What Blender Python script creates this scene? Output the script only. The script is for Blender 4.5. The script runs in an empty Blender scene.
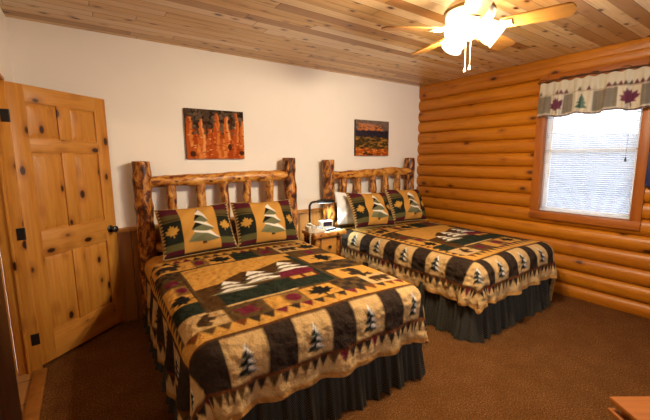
import bpy, bmesh, math, random
import numpy as np
from mathutils import Vector, Matrix, noise as mnoise
random.seed(7); rng = np.random.default_rng(11)
SC = bpy.context.scene; COL = SC.collection; PI = math.pi
# ---------------------------------------------------------------- dimensions (metres)
D, RX, LX, H = 3.668, 4.351, -0.375, 2.60        # back wall y, right wall x, left wall x, ceiling
FY = -1.3                                         # wall behind the camera
PITCH, LOG0 = 0.162, -0.033                       # log courses of the right wall

# ---------------------------------------------------------------- colour / material helpers
def lin(hx):
    hx = hx.lstrip('#'); c = [int(hx[i:i+2], 16)/255 for i in (0, 2, 4)]
    return tuple(v/12.92 if v <= .04045 else ((v+.055)/1.055)**2.4 for v in c)
def rgba(hx): return (*lin(hx), 1.0)
class NT:
    def __init__(s, name):
        s.m = bpy.data.materials.new(name); s.m.use_nodes = True
        s.t = s.m.node_tree; s.n = s.t.nodes; s.b = s.n['Principled BSDF']; s.out = s.n['Material Output']
    def add(s, typ, **kw):
        n = s.n.new(typ)
        for k, v in kw.items(): setattr(n, k, v)
        return n
    def l(s, a, b): s.t.links.new(a, b)
    def mapped(s, scale, coord='Object', rot=(0,0,0)):
        tc = s.add('ShaderNodeTexCoord'); mp = s.add('ShaderNodeMapping')
        mp.inputs['Scale'].default_value = scale; mp.inputs['Rotation'].default_value = rot
        s.l(tc.outputs[coord], mp.inputs['Vector']); return mp.outputs[0]
    def noise(s, vec, scale=1, detail=4, rough=.6, dist=0):
        n = s.add('ShaderNodeTexNoise'); n.inputs['Scale'].default_value = scale
        n.inputs['Detail'].default_value = detail; n.inputs['Roughness'].default_value = rough
        n.inputs['Distortion'].default_value = dist
        if vec is not None: s.l(vec, n.inputs['Vector'])
        return n.outputs['Fac']
    def ramp(s, fac, stops, interp='LINEAR'):
        r = s.add('ShaderNodeValToRGB'); e = r.color_ramp.elements; r.color_ramp.interpolation = interp
        while len(e) < len(stops): e.new(.5)
        for el, (p, c) in zip(e, stops): el.position = p; el.color = c if len(c) == 4 else (*c, 1)
        s.l(fac, r.inputs[0]); return r.outputs[0]
    def mix(s, fac, a, b, mode='MIX'):
        m = s.add('ShaderNodeMix', data_type='RGBA', blend_type=mode)
        for sock, v in ((m.inputs[0], fac), (m.inputs[6], a), (m.inputs[7], b)):
            if hasattr(v, 'links') or hasattr(v, 'is_linked'): s.l(v, sock)
            else: sock.default_value = v
        return m.outputs[2]
    def math(s, op, a, b=0.0, c=None):
        m = s.add('ShaderNodeMath', operation=op)
        for i, v in enumerate((a, b) if c is None else (a, b, c)):
            if hasattr(v, 'is_linked'): s.l(v, m.inputs[i])
            else: m.inputs[i].default_value = v
        return m.outputs[0]
    def bump(s, hgt, strength=.3, dist=.01):
        b = s.add('ShaderNodeBump'); b.inputs['Strength'].default_value = strength
        b.inputs['Distance'].default_value = dist; s.l(hgt, b.inputs['Height']); s.l(b.outputs[0], s.b.inputs['Normal'])
    def col(s, c):
        if hasattr(c, 'is_linked'): s.l(c, s.b.inputs['Base Color'])
        else: s.b.inputs['Base Color'].default_value = c
    def set(s, rough=.6, spec=.3, metal=0):
        s.b.inputs['Roughness'].default_value = rough; s.b.inputs['Specular IOR Level'].default_value = spec
        s.b.inputs['Metallic'].default_value = metal
BLK, WHT = (0,0,0,1), (1,1,1,1)
def plain(name, hx, rough=.5, spec=.3, metal=0, var=.06):
    t = NT(name); f = t.noise(t.mapped((1,1,1)), 9, 3)
    c = lin(hx); lo = tuple(max(0, v*(1-var)) for v in c); hi = tuple(min(1, v*(1+var)) for v in c)
    t.col(t.ramp(f, [(.3, (*lo,1)), (.7, (*hi,1))])); t.set(rough, spec, metal); return t.m
def wood(name, light, mid, dark, axis='X', knots=5.0, knot_col='#2a1004', rough=.42, spec=.35, fine=1.0, ks=.075, grain=.35):
    t = NT(name); k = {'X':0,'Y':1,'Z':2}[axis]
    sc = [11*fine]*3; sc[k] = .7*fine
    v = t.mapped(sc)
    oi = t.add('ShaderNodeObjectInfo'); off = t.add('ShaderNodeVectorMath', operation='ADD')
    om = t.add('ShaderNodeVectorMath', operation='SCALE'); om.inputs['Scale'].default_value = 0
    t.l(v, off.inputs[0]); cx = t.add('ShaderNodeCombineXYZ')
    r5 = t.math('MULTIPLY', oi.outputs['Random'], 37.0)
    for i in range(3): t.l(r5, cx.inputs[i])
    t.l(cx.outputs[0], off.inputs[1]); vv = off.outputs[0]
    f1 = t.noise(vv, 1.0, 5, .6, .8); f2 = t.noise(vv, 5.0, 3, .7, .3)
    c = t.ramp(f1, [(.30, rgba(mid)), (.52, rgba(light)), (.75, rgba(mid))])
    c = t.mix(t.math('MULTIPLY', f2, grain), c, rgba(dark))
    kc = [knots]*3; kc[k] = knots*.55
    kv = t.mapped(kc); ka = t.add('ShaderNodeVectorMath', operation='ADD'); t.l(kv, ka.inputs[0]); t.l(cx.outputs[0], ka.inputs[1])
    vo = t.add('ShaderNodeTexVoronoi'); vo.inputs['Scale'].default_value = 1.0; t.l(ka.outputs[0], vo.inputs['Vector'])
    sc_ = t.add('ShaderNodeSeparateColor'); t.l(vo.outputs['Color'], sc_.inputs[0]); dd = t.math('ADD', vo.outputs['Distance'], t.math('MULTIPLY', t.math('GREATER_THAN', sc_.outputs[0], .42), 2.0)); halo = t.ramp(dd, [(ks, WHT), (ks*2.6, BLK)]); core = t.ramp(dd, [(ks*.8, WHT), (ks*1.15, BLK)])
    c = t.mix(t.math('MULTIPLY', halo, .55), c, rgba(dark)); c = t.mix(t.math('MULTIPLY', core, .95), c, rgba(knot_col))
    t.col(c); t.set(rough, spec); t.bump(f2, .12, .004); return t.m

M = {}
M['pine_z'] = wood('honey_pine_upright', '#d6983f', '#c07a28', '#8a4a14', 'Z', 11, ks=.20, grain=.65)
M['pine_x'] = wood('honey_pine_level', '#d89c46', '#c27c2c', '#8a4a14', 'X', 11, ks=.20, grain=.65)
M['trim_z'] = wood('orange_trim_upright', '#a85f1e', '#8c4912', '#562507', 'Z', 2.5)
M['trim_y'] = wood('orange_trim_level', '#a85f1e', '#8c4912', '#562507', 'Y', 2.5)
M['dark_z'] = wood('dark_and_unlit_wood', '#3d1d0b', '#2c1407', '#180a03', 'Z', 2.5)  # dark wood tone; on the latch jamb it carries shade as colour
M['wains'] = wood('brown_wainscot_boards', '#9a642c', '#7d4b1b', '#4a260c', 'Z', 3.5)
M['cap'] = wood('wainscot_cap', '#c88f4c', '#b07a38', '#7c4716', 'X', 4)
M['blade'] = wood('oak_fan_blade', '#9a6a2c', '#7d501c', '#4a260b', 'X', .8, fine=1.6)
M['table'] = wood('orange_pine_tabletop', '#a05c14', '#86480a', '#4c2206', 'X', 9, ks=.24, rough=.6)

def log_mat(name, lo=.0):
    t = NT(name); v = t.mapped((14, 14, 7)); f = t.noise(v, 1.3, 5, .65, .6)
    c = t.ramp(f, [(.38-lo, rgba('#2a1207')), (.47-lo, rgba('#5e2d0e')), (.54-lo, rgba('#9c5f22')), (.66-lo, rgba('#cc9446'))])
    vo = t.add('ShaderNodeTexVoronoi'); t.l(t.mapped((11, 11, 6)), vo.inputs['Vector']); vo.inputs['Scale'].default_value = 1
    c = t.mix(t.ramp(vo.outputs['Distance'], [(.10, WHT), (.24, BLK)]), c, rgba('#251006'))
    t.col(c); t.set(.38, .4); t.bump(t.noise(t.mapped((30,30,9)), 1, 3), .3, .008); return t.m
M['log'] = log_mat('peeled_log_with_bark_patches'); M['log_light'] = log_mat('peeled_log_mostly_bare', .07)
def log_x_mat():
    t = NT('peeled_log_level'); v = t.mapped((7, 14, 14)); f = t.noise(v, 1.3, 5, .65, .6)
    c = t.ramp(f, [(.30, rgba('#2a1206')), (.40, rgba('#743a12')), (.47, rgba('#b07028')), (.62, rgba('#d09a4a'))])
    vo = t.add('ShaderNodeTexVoronoi'); t.l(t.mapped((7, 11, 11)), vo.inputs['Vector']); vo.inputs['Scale'].default_value = 1
    c = t.mix(t.ramp(vo.outputs['Distance'], [(.08, WHT), (.20, BLK)]), c, rgba('#2b1206'))
    t.col(c); t.set(.38, .4); t.bump(t.noise(t.mapped((9,30,30)), 1, 3), .3, .008); return t.m
M['log_x'] = log_x_mat()

def log_wall_mat():
    t = NT('log_siding'); tc = t.add('ShaderNodeTexCoord'); sp = t.add('ShaderNodeSeparateXYZ'); t.l(tc.outputs['Object'], sp.inputs[0])
    idx = t.math('FLOOR', t.math('DIVIDE', t.math('SUBTRACT', sp.outputs[2], LOG0), PITCH))
    wn = t.add('ShaderNodeTexWhiteNoise', noise_dimensions='1D'); t.l(idx, wn.inputs['W'])
    cx = t.add('ShaderNodeCombineXYZ'); off = t.math('MULTIPLY', idx, 13.7)
    t.l(t.math('MULTIPLY_ADD', sp.outputs[1], .55, off), cx.inputs[1]); t.l(t.math('MULTIPLY', sp.outputs[2], 9.0), cx.inputs[2]); t.l(t.math('MULTIPLY', sp.outputs[0], 9.0), cx.inputs[0])
    f1 = t.noise(cx.outputs[0], 1.2, 5, .6, .6); f2 = t.noise(cx.outputs[0], 7, 3, .7)
    a = t.ramp(f1, [(.3, rgba('#a8600a')), (.5, rgba('#c47a12')), (.72, rgba('#9e5606'))])
    c = t.mix(t.math('MULTIPLY', wn.outputs['Value'], .35), a, rgba('#9a5210'))
    c = t.mix(t.math('MULTIPLY', f2, .38), c, rgba('#6e3205'))
    kx = t.add('ShaderNodeCombineXYZ'); t.l(t.math('MULTIPLY_ADD', sp.outputs[1], 3.4, off), kx.inputs[1]); t.l(t.math('MULTIPLY', sp.outputs[2], 6.2), kx.inputs[2])
    vo = t.add('ShaderNodeTexVoronoi'); t.l(kx.outputs[0], vo.inputs['Vector']); vo.inputs['Scale'].default_value = 1.0
    c = t.mix(t.math('MULTIPLY', t.ramp(vo.outputs['Distance'], [(.12, WHT), (.28, BLK)]), .5), c, rgba('#6e2e06'))
    c = t.mix(t.math('MULTIPLY', t.ramp(vo.outputs['Distance'], [(.09, WHT), (.14, BLK)]), .85), c, rgba('#351202'))
    t.col(c); t.set(.4, .4); t.bump(f2, .1, .004); return t.m
M['logwall'] = log_wall_mat()

def ceiling_mat():
    t = NT('tongue_and_groove_pine'); tc = t.add('ShaderNodeTexCoord'); sp = t.add('ShaderNodeSeparateXYZ'); t.l(tc.outputs['Object'], sp.inputs[0])
    W = .10
    row = t.math('FLOOR', t.math('DIVIDE', sp.outputs[1], W))
    wn = t.add('ShaderNodeTexWhiteNoise', noise_dimensions='1D'); t.l(row, wn.inputs['W'])
    xs = t.math('DIVIDE', t.math('MULTIPLY_ADD', wn.outputs['Value'], 2.7, sp.outputs[0]), 1.9)
    brd = t.math('FLOOR', xs)
    w2 = t.add('ShaderNodeTexWhiteNoise', noise_dimensions='2D'); c2 = t.add('ShaderNodeCombineXYZ'); t.l(row, c2.inputs[0]); t.l(brd, c2.inputs[1]); t.l(c2.outputs[0], w2.inputs['Vector'])
    off = t.math('MULTIPLY', w2.outputs['Value'], 91.0)
    g = t.add('ShaderNodeCombineXYZ'); t.l(t.math('MULTIPLY_ADD', sp.outputs[0], .8, off), g.inputs[0]); t.l(t.math('MULTIPLY', sp.outputs[1], 16.0), g.inputs[1]); t.l(off, g.inputs[2])
    f1 = t.noise(g.outputs[0], 1.1, 5, .6, .7); f2 = t.noise(g.outputs[0], 5, 3, .7)
    a = t.ramp(f1, [(.30, rgba('#b07a36')), (.45, rgba('#e2b974')), (.57, rgba('#e9c688')), (.72, rgba('#bd8848'))])
    c = t.mix(t.ramp(w2.outputs['Value'], [(.0, (.85,.85,.85,1)), (.4, (.10,.10,.10,1)), (1, (0,0,0,1))]), a, rgba('#94602a'))
    c = t.mix(t.ramp(w2.outputs['Value'], [(.5, BLK), (1, (.75,.75,.75,1))]), c, rgba('#f3e2c4'))
    c = t.mix(t.math('MULTIPLY', f2, .42), c, rgba('#6e3c10'))
    k = t.add('ShaderNodeCombineXYZ'); t.l(t.math('MULTIPLY_ADD', sp.outputs[0], 5.5, off), k.inputs[0]); t.l(t.math('DIVIDE', sp.outputs[1], W), k.inputs[1]); t.l(off, k.inputs[2])
    vo = t.add('ShaderNodeTexVoronoi'); vo.inputs['Scale'].default_value = 1.0; t.l(k.outputs[0], vo.inputs['Vector'])
    c = t.mix(t.math('MULTIPLY', t.ramp(vo.outputs['Distance'], [(.13, WHT), (.30, BLK)]), .6), c, rgba('#7a3c10'))
    c = t.mix(t.math('MULTIPLY', t.ramp(vo.outputs['Distance'], [(.11, WHT), (.155, BLK)]), .95), c, rgba('#220c03'))
    fr = t.math('FRACT', t.math('DIVIDE', sp.outputs[1], W)); fx = t.math('FRACT', xs)
    e1 = t.ramp(fr, [(0, WHT), (.07, BLK)]); e2 = t.ramp(fx, [(0, WHT), (.004, BLK)])
    ed = t.math('MAXIMUM', e1, e2)
    c = t.mix(t.math('MULTIPLY', ed, .8), c, rgba('#3a1c08'))
    t.col(c); t.set(.33, .5); t.bump(t.math('SUBTRACT', 1.0, ed), .5, .006); return t.m
M['ceiling'] = ceiling_mat()

def carpet_mat():
    t = NT('brown_carpet'); f = t.noise(t.mapped((1,1,1)), 110, 5, .8); g = t.noise(t.mapped((1,1,1)), 5, 6, .75)
    c = t.ramp(f, [(.36, rgba('#38200d')), (.5, rgba('#664020')), (.64, rgba('#95693a'))])
    c = t.mix(t.ramp(g, [(.35, (.45,.45,.45,1)), (.65, BLK)]), c, rgba('#472809'))
    t.col(c); t.set(.95, .05); t.bump(f, .8, .012); return t.m
M['carpet'] = carpet_mat()
def wall_mat():
    t = NT('white_painted_plaster'); f = t.noise(t.mapped((1,1,1)), 1.2, 3); g = t.noise(t.mapped((1,1,1)), 180, 2)
    t.col(t.ramp(f, [(.3, rgba('#e6e0d8')), (.7, rgba('#ece6de'))])); t.set(.8, .15); t.bump(g, .08, .003); return t.m
M['plaster'] = wall_mat()
def tile_mat():
    t = NT('entry_tile'); br = t.add('ShaderNodeTexBrick'); t.l(t.mapped((1,1,1)), br.inputs['Vector'])
    br.offset = 0; br.inputs['Scale'].default_value = 3.3; br.inputs['Brick Width'].default_value = 1; br.inputs['Row Height'].default_value = 1; br.inputs['Mortar Size'].default_value = .02
    br.inputs['Color1'].default_value = rgba('#a67a4a'); br.inputs['Color2'].default_value = rgba('#956a3c'); br.inputs['Mortar'].default_value = rgba('#5d4630')
    t.col(br.outputs['Color']); t.set(.5, .3); return t.m
M['tile'] = tile_mat()
M['black'] = plain('black_metal', '#15120f', .4, .5); M['iron'] = plain('black_iron_hinge', '#17110d', .5, .4)
M['brass'] = plain('antique_brass', '#7a6238', .3, .5, .9); M['white_metal'] = plain('white_enamel', '#cfc7b6', .4, .4)
M['slat'] = plain('white_vinyl_slat', '#eceef0', .5, .3); M['white_plastic'] = plain('white_plastic', '#eceae4', .4, .4)
M['cream_plastic'] = plain('cream_plastic', '#dcd2bb', .4, .4); M['charcoal'] = plain('charcoal_plastic', '#22242a', .45, .4)
M['vinyl_frame'] = plain('white_window_frame', '#e6e4e0', .4, .4)
M['screen'] = plain('dark_display', '#2a1a2c', .15, .6); M['navy'] = plain('navy_panel', '#161a48', .25, .5); M['doily'] = plain('white_cloth', '#e6e8ea', .85, .1)
M['pillow_white'] = plain('white_pillowcase_cool_cast', '#e4e9ee', .9, .1, var=.02); M['ticking'] = plain('mattress_ticking', '#b9ae99', .9, .1)  # pillow white is tinted blue in place of cool light falling on it
M['bark_rod'] = plain('twig_rod', '#4a2c14', .6, .3, var=.4); M['snow'] = plain('pale_gravel', '#595c63', .9, .1, var=.2); M['far'] = plain('hazy_hillside', '#50555f', .9, .1, var=.2)
def translucent(m, fac, hx):
    t = m.node_tree; b = t.nodes['Principled BSDF']; o = t.nodes['Material Output']
    tr = t.nodes.new('ShaderNodeBsdfTranslucent'); tr.inputs[0].default_value = rgba(hx); mx = t.nodes.new('ShaderNodeMixShader'); mx.inputs[0].default_value = fac
    t.links.new(b.outputs[0], mx.inputs[1]); t.links.new(tr.outputs[0], mx.inputs[2]); t.links.new(mx.outputs[0], o.inputs[0])
translucent(M['slat'], .30, '#e8ecf6')
def glass_mat():
    t = NT('clear_pane'); tr = t.add('ShaderNodeBsdfTransparent'); gl = t.add('ShaderNodeBsdfGlossy'); gl.inputs['Roughness'].default_value = .02
    fr = t.add('ShaderNodeFresnel'); fr.inputs['IOR'].default_value = 1.45; mx = t.add('ShaderNodeMixShader')
    t.l(fr.outputs[0], mx.inputs[0]); t.l(tr.outputs[0], mx.inputs[1]); t.l(gl.outputs[0], mx.inputs[2]); t.l(mx.outputs[0], t.out.inputs[0]); return t.m
M['pane'] = glass_mat()
def shade_mat():
    t = NT('lit_frosted_glass'); em = t.add('ShaderNodeEmission'); em.inputs['Color'].default_value = (1, .88, .68, 1); em.inputs['Strength'].default_value = 3
    tr = t.add('ShaderNodeBsdfTransparent'); tr.inputs[0].default_value = (1, .95, .86, 1); mx = t.add('ShaderNodeMixShader'); mx.inputs[0].default_value = .55
    t.l(em.outputs[0], mx.inputs[1]); t.l(tr.outputs[0], mx.inputs[2]); t.l(mx.outputs[0], t.out.inputs[0]); return t.m
M['shade'] = shade_mat()
def bulb_mat():
    t = NT('glowing_bulb'); t.b.inputs['Emission Color'].default_value = (1, .85, .6, 1); t.b.inputs['Emission Strength'].default_value = 12; return t.m
M['bulb'] = bulb_mat(); M['tube'] = bulb_mat(); M['tube'].name = 'cool_tube'; M['tube'].node_tree.nodes['Principled BSDF'].inputs['Emission Strength'].default_value = 1.5; M['tube'].node_tree.nodes['Principled BSDF'].inputs['Emission Color'].default_value = (.75, .93, 1, 1)
def painted(name, rough=.9, puff=True, quilt_scale=46, strength=.35):
    """cloth whose woven pattern comes from the mesh's own colour layer"""
    t = NT(name); a = t.add('ShaderNodeAttribute'); a.attribute_name = 'pattern'
    w = t.noise(t.mapped((1,1,1)), 260, 2, .7)
    t.col(t.mix(t.math('MULTIPLY', w, .34), a.outputs['Color'], (.02,.014,.01,1))); t.set(rough, .08)
    if puff:
        vo = t.add('ShaderNodeTexVoronoi', feature='SMOOTH_F1'); vo.inputs['Scale'].default_value = quilt_scale; t.l(t.mapped((1,1,1)), vo.inputs['Vector'])
        n = t.noise(t.mapped((1,1,1)), 14, 3)
        t.bump(t.math('ADD', t.math('MULTIPLY', vo.outputs['Distance'], -.9), n), strength, .028)
    return t.m
M['quilt'] = painted('quilted_patchwork', quilt_scale=20, strength=.9); M['sham'] = painted('sham_patchwork', puff=False); M['print'] = painted('canvas_print', rough=.75, puff=False); M['val'] = painted('valance_cloth', puff=False)
translucent(M['val'], .25, '#d9cdb8')
def skirt_mat():
    t = NT('dark_checked_cotton'); ck = t.add('ShaderNodeTexChecker'); ck.inputs['Scale'].default_value = 1
    a = t.add('ShaderNodeAttribute'); a.attribute_name = 'pattern'; vm = t.add('ShaderNodeVectorMath', operation='SCALE'); vm.inputs['Scale'].default_value = 130
    t.l(a.outputs['Vector'], vm.inputs[0]); t.l(vm.outputs[0], ck.inputs['Vector'])
    ck.inputs['Color1'].default_value = rgba('#191711'); ck.inputs['Color2'].default_value = rgba('#48443a'); t.col(ck.outputs['Color']); t.set(.85, .15); return t.m
M['skirt'] = skirt_mat(); M['piping'] = plain('tan_piping', '#a58a5c', .9, .1)

# ---------------------------------------------------------------- geometry helpers
def bm_new(): return bmesh.new()
def add_box(bm, lo, hi, bev=0.0, seg=2, mat=None):
    lo, hi = Vector(lo), Vector(hi); c = (lo+hi)/2; s = hi-lo
    r = bmesh.ops.create_cube(bm, size=1.0); vs = r['verts']
    for v in vs: v.co = Vector((v.co.x*s.x, v.co.y*s.y, v.co.z*s.z)) + c
    if bev > 0:
        es = {e for v in vs for e in v.link_edges}
        r = bmesh.ops.bevel(bm, geom=list(es), offset=min(bev, .49*min(s)), segments=seg, profile=.5, affect='EDGES')
        vs = list({v for f in r['faces'] for v in f.verts} | {v for v in vs if v.is_valid})
    if mat is not None:
        for v in vs: v.co = mat @ v.co
    return vs
def frames(pts):
    out = []; up = Vector((0,0,1)); prev = None
    for i in range(len(pts)):
        t = (pts[min(i+1, len(pts)-1)] - pts[max(i-1, 0)]).normalized()
        if prev is None:
            a = up if abs(t.z) < .9 else Vector((1,0,0)); n = t.cross(a).normalized()
        else:
            n = (prev - t*prev.dot(t)).normalized()
        prev = n; out.append((n, t.cross(n).normalized()))
    return out
def add_tube(bm, pts, rad, seg=12, wob=0.0, cap=True, seed=0.0):
    pts = [Vector(p) for p in pts]; n = len(pts)
    rad = [rad]*n if not hasattr(rad, '__len__') else rad
    rings = []
    for p, r, (a, b) in zip(pts, rad, frames(pts)):
        ring = []
        for k in range(seg):
            th = 2*PI*k/seg; d = a*math.cos(th) + b*math.sin(th); q = p + d*r
            if wob: q = q + d*(wob*(mnoise.noise((q*Vector((1,1,.7)).length if 0 else q*7.0) + Vector((seed,)*3)) + .5*mnoise.noise(q*19.0+Vector((seed,)*3))))
            ring.append(bm.verts.new(q))
        rings.append(ring)
    for i in range(n-1):
        for k in range(seg):
            bm.faces.new((rings[i][k], rings[i][(k+1)%seg], rings[i+1][(k+1)%seg], rings[i+1][k]))
    if cap:
        bm.faces.new(list(reversed(rings[0]))); bm.faces.new(rings[-1])
def log_pts(a, b, n=18, bend=.0, seed=0):
    a, b = Vector(a), Vector(b); out = []
    for i in range(n+1):
        t = i/n; p = a.lerp(b, t)
        j = Vector((mnoise.noise(Vector((t*2.2, seed, 1.3))), mnoise.noise(Vector((t*2.2, seed, 7.7))), mnoise.noise(Vector((t*2.2, seed, 3.1)))))
        out.append(p + j*bend)
    return out
def add_log(bm, a, b, r0, r1=None, bend=.012, wob=.008, seed=0, seg=16, n=22, round_end=True):
    r1 = r0 if r1 is None else r1; pts = log_pts(a, b, n, bend, seed)
    rad = [r0+(r1-r0)*i/n for i in range(n+1)]
    if round_end:
        ax = (pts[-1]-pts[-2]).normalized(); pts.append(pts[-1]+ax*.006); rad.append(rad[-1]*.86)
        ax = (pts[0]-pts[1]).normalized(); pts.insert(0, pts[0]+ax*.006); rad.insert(0, rad[0]*.86)
    add_tube(bm, pts, rad, seg, wob, True, seed*3.7)
def add_lathe(bm, prof, seg=24, mat=None, close=False):
    rings = []
    for r, z in prof:
        rings.append([bm.verts.new(Vector((r*math.cos(2*PI*k/seg), r*math.sin(2*PI*k/seg), z))) for k in range(seg)])
    for i in range(len(rings)-1):
        for k in range(seg): bm.faces.new((rings[i][k], rings[i][(k+1)%seg], rings[i+1][(k+1)%seg], rings[i+1][k]))
    if close: bm.faces.new(list(reversed(rings[0]))); bm.faces.new(rings[-1])
    if mat is not None:
        for ring in rings:
            for v in ring: v.co = mat @ v.co
def add_prism(bm, poly, z0, z1, mat=None):
    a = [bm.verts.new((x, y, z0)) for x, y in poly]; b = [bm.verts.new((x, y, z1)) for x, y in poly]; n = len(poly)
    bm.faces.new(list(reversed(a))); bm.faces.new(b)
    for k in range(n): bm.faces.new((a[k], a[(k+1)%n], b[(k+1)%n], b[k]))
    if mat is not None:
        for v in a+b: v.co = mat @ v.co
def finish(me, mat, angle=40):
    me.materials.append(mat); me.polygons.foreach_set('use_smooth', [True]*len(me.polygons)); me.set_sharp_from_angle(angle=math.radians(angle))
def obj(name, bm, mat, parent=None, angle=40):
    bmesh.ops.recalc_face_normals(bm, faces=bm.faces[:])
    me = bpy.data.meshes.new(name); bm.to_mesh(me); bm.free(); finish(me, mat, angle)
    o = bpy.data.objects.new(name, me); COL.objects.link(o)
    if parent: o.parent = parent
    return o
def tag(o, label, cat=None, group=None, kind=None):
    if label: o['label'] = label
    if cat: o['category'] = cat
    if group: o['group'] = group
    if kind: o['kind'] = kind
    return o
def thing(name, label, cat, loc=(0,0,0), rz=0, group=None):
    o = bpy.data.objects.new(name, None); COL.objects.link(o); o.location = loc; o.rotation_euler = (0,0,rz); o.empty_display_size = .1
    return tag(o, label, cat, group)
def struct(name, bm, mat, label, parent=None, angle=40):
    o = obj(name, bm, mat, parent, angle)
    return tag(o, label, None, None, 'structure')
def copy_tree(o, parent=None):
    c = o.copy(); COL.objects.link(c)
    if parent: c.parent = parent
    for ch in list(o.children): copy_tree(ch, c)
    return c
def grid_obj(name, P, cols, mat, parent=None, closed=False, angle=60):
    """P: (n,m,3) points, cols: (n,m,3) linear colours or None"""
    n, m, _ = P.shape; idx = np.arange(n*m).reshape(n, m)
    f = np.stack([idx[:-1,:-1], idx[:-1,1:], idx[1:,1:], idx[1:,:-1]], -1).reshape(-1, 4)
    me = bpy.data.meshes.new(name); me.from_pydata(P.reshape(-1,3).tolist(), [], f.tolist())
    if cols is not None:
        at = me.attributes.new('pattern', 'FLOAT_COLOR', 'POINT')
        at.data.foreach_set('color', np.concatenate([cols.reshape(-1,3), np.ones((n*m,1))], 1).astype(np.float32).ravel())
    finish(me, mat, angle); o = bpy.data.objects.new(name, me); COL.objects.link(o)
    if parent: o.parent = parent
    return o

# ---------------------------------------------------------------- pattern painter (colours of the cloth itself)
class Paint:
    def __init__(s, x0, x1, y0, y1, cell, ss, base):
        s.x0, s.y0, s.cell, s.ss = x0, y0, cell, ss; s.n = int(round((x1-x0)/cell))+1; s.m = int(round((y1-y0)/cell))+1
        s.h = cell/ss; W, Hh = s.n*ss, s.m*ss
        s.X = x0 - cell/2 + (np.arange(W)+.5)*s.h; s.Y = y0 - cell/2 + (np.arange(Hh)+.5)*s.h
        s.a = np.empty((W, Hh, 3), np.float32); s.a[:] = lin(base)
    def _win(s, xs, ys):
        i0, i1 = np.searchsorted(s.X, [min(xs), max(xs)]); j0, j1 = np.searchsorted(s.Y, [min(ys), max(ys)]); return i0, i1, j0, j1
    def rect(s, x0, x1, y0, y1, c):
        i0, i1, j0, j1 = s._win((x0, x1), (y0, y1)); s.a[i0:i1, j0:j1] = lin(c)
    def poly(s, pts, c):
        xs = [p[0] for p in pts]; ys = [p[1] for p in pts]; i0, i1, j0, j1 = s._win(xs, ys)
        if i1 <= i0 or j1 <= j0: return
        gx = s.X[i0:i1, None]; gy = s.Y[None, j0:j1]; ins = np.zeros((i1-i0, j1-j0), bool); k = len(pts)-1
        for i in range(len(pts)):
            (xi, yi), (xj, yj) = pts[i], pts[k]; k = i
            if yi == yj: continue
            ins ^= ((yi > gy) != (yj > gy)) & (gx < (xj-xi)*(gy-yi)/(yj-yi)+xi)
        s.a[i0:i1, j0:j1][ins] = lin(c)
    def ell(s, cx, cy, rx, ry, c, n=20, rot=0):
        cr, sr = math.cos(rot), math.sin(rot)
        s.poly([(cx+rx*math.cos(2*PI*k/n)*cr-ry*math.sin(2*PI*k/n)*sr, cy+rx*math.cos(2*PI*k/n)*sr+ry*math.sin(2*PI*k/n)*cr) for k in range(n)], c)
    def out(s):
        return s.a.reshape(s.n, s.ss, s.m, s.ss, 3).mean((1, 3))
GOLD, TAN, DBR, OLV, GRN, BUR, CRM, GRY, BLA, RUST = '#c69142', '#c29e68', '#30241b', '#553e20', '#1e281e', '#66192c', '#ece4d6', '#77755c', '#15130f', '#6b3714'
def tf(cx, cy, ang=0, sc=1.0):
    ca, sa = math.cos(ang), math.sin(ang)
    return lambda x, y: (cx + sc*(x*ca - y*sa), cy + sc*(x*sa + y*ca))
def tree(p, T, c1=CRM, c2=BLA, c3=GRY):
    """three-tier fir, about 1 tall, split in light and dark halves"""
    p.poly([T(-.045,-.5), T(.045,-.5), T(.045,-.36), T(-.045,-.36)], '#5b3a1c')
    for (y0, y1, w) in ((-.40, .02, .40), (-.12, .28, .32), (.12, .52, .22)):
        p.poly([T(-w, y0), T(.0, y1), T(w, y0-.03), T(.05, y0-.07)], c3)
        p.poly([T(-w, y0), T(.0, y1), T(.03, y0+.10)], c2)
        p.poly([T(-.05, y1-.02), T(w, y0-.03), T(.03, y0+.10)], c1); p.poly([T(-w*.5, y0+.16), T(0, y1), T(.03, y1-.16)], c1)
def leaf(p, T, c):
    h = [(0, .5), (.08, .30), (.20, .37), (.19, .14), (.44, .22), (.37, .03), (.50, -.06), (.22, -.20), (.26, -.33), (.035, -.27), (.035, -.5)]
    p.poly([T(x, y) for x, y in h] + [T(-x, y) for x, y in h[::-1]], c)
def bear(p, T, c):
    def e(cx, cy, rx, ry): p.poly([T(cx+rx*math.cos(2*PI*k/16), cy+ry*math.sin(2*PI*k/16)) for k in range(16)], c)
    e(0, .05, .40, .22); e(.40, .10, .16, .13); e(.52, .05, .10, .07); e(.36, .24, .05, .06)
    for x in (-.28, -.12, .16, .30): p.poly([T(x-.07,-.34), T(x+.07,-.34), T(x+.07,.05), T(x-.07,.05)], c)
def moose(p, T, c):
    bear(p, T, c)
    p.poly([T(.30,.25), T(.20,.52), T(.34,.42), T(.40,.55), T(.47,.42), T(.60,.52), T(.50,.25)], c)
def cabin(p, T):
    p.poly([T(-.4,-.35), T(.4,-.35), T(.4,.05), T(-.4,.05)], BUR); p.poly([T(-.5,.05), T(.5,.05), T(.32,.35), T(-.32,.35)], DBR)
    for x in (-.24, .1): p.poly([T(x,-.22), T(x+.16,-.22), T(x+.16,-.05), T(x,-.05)], GOLD)
def saw(p, u0, u1, base, tip, horiz, cols, w=.075, seed=0):
    """row of triangles standing on `base`, pointing to `tip`; horiz: along x at v, else along y at s"""
    n = max(1, int(round((u1-u0)/w))); w = (u1-u0)/n; r = random.Random(seed)
    for k in range(n):
        a, b = u0+k*w, u0+(k+1)*w; c = r.choice(cols)
        pts = [(a, base), (b, base), ((a+b)/2, tip)]
        p.poly(pts if horiz else [(y, x) for x, y in pts], c)

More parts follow.
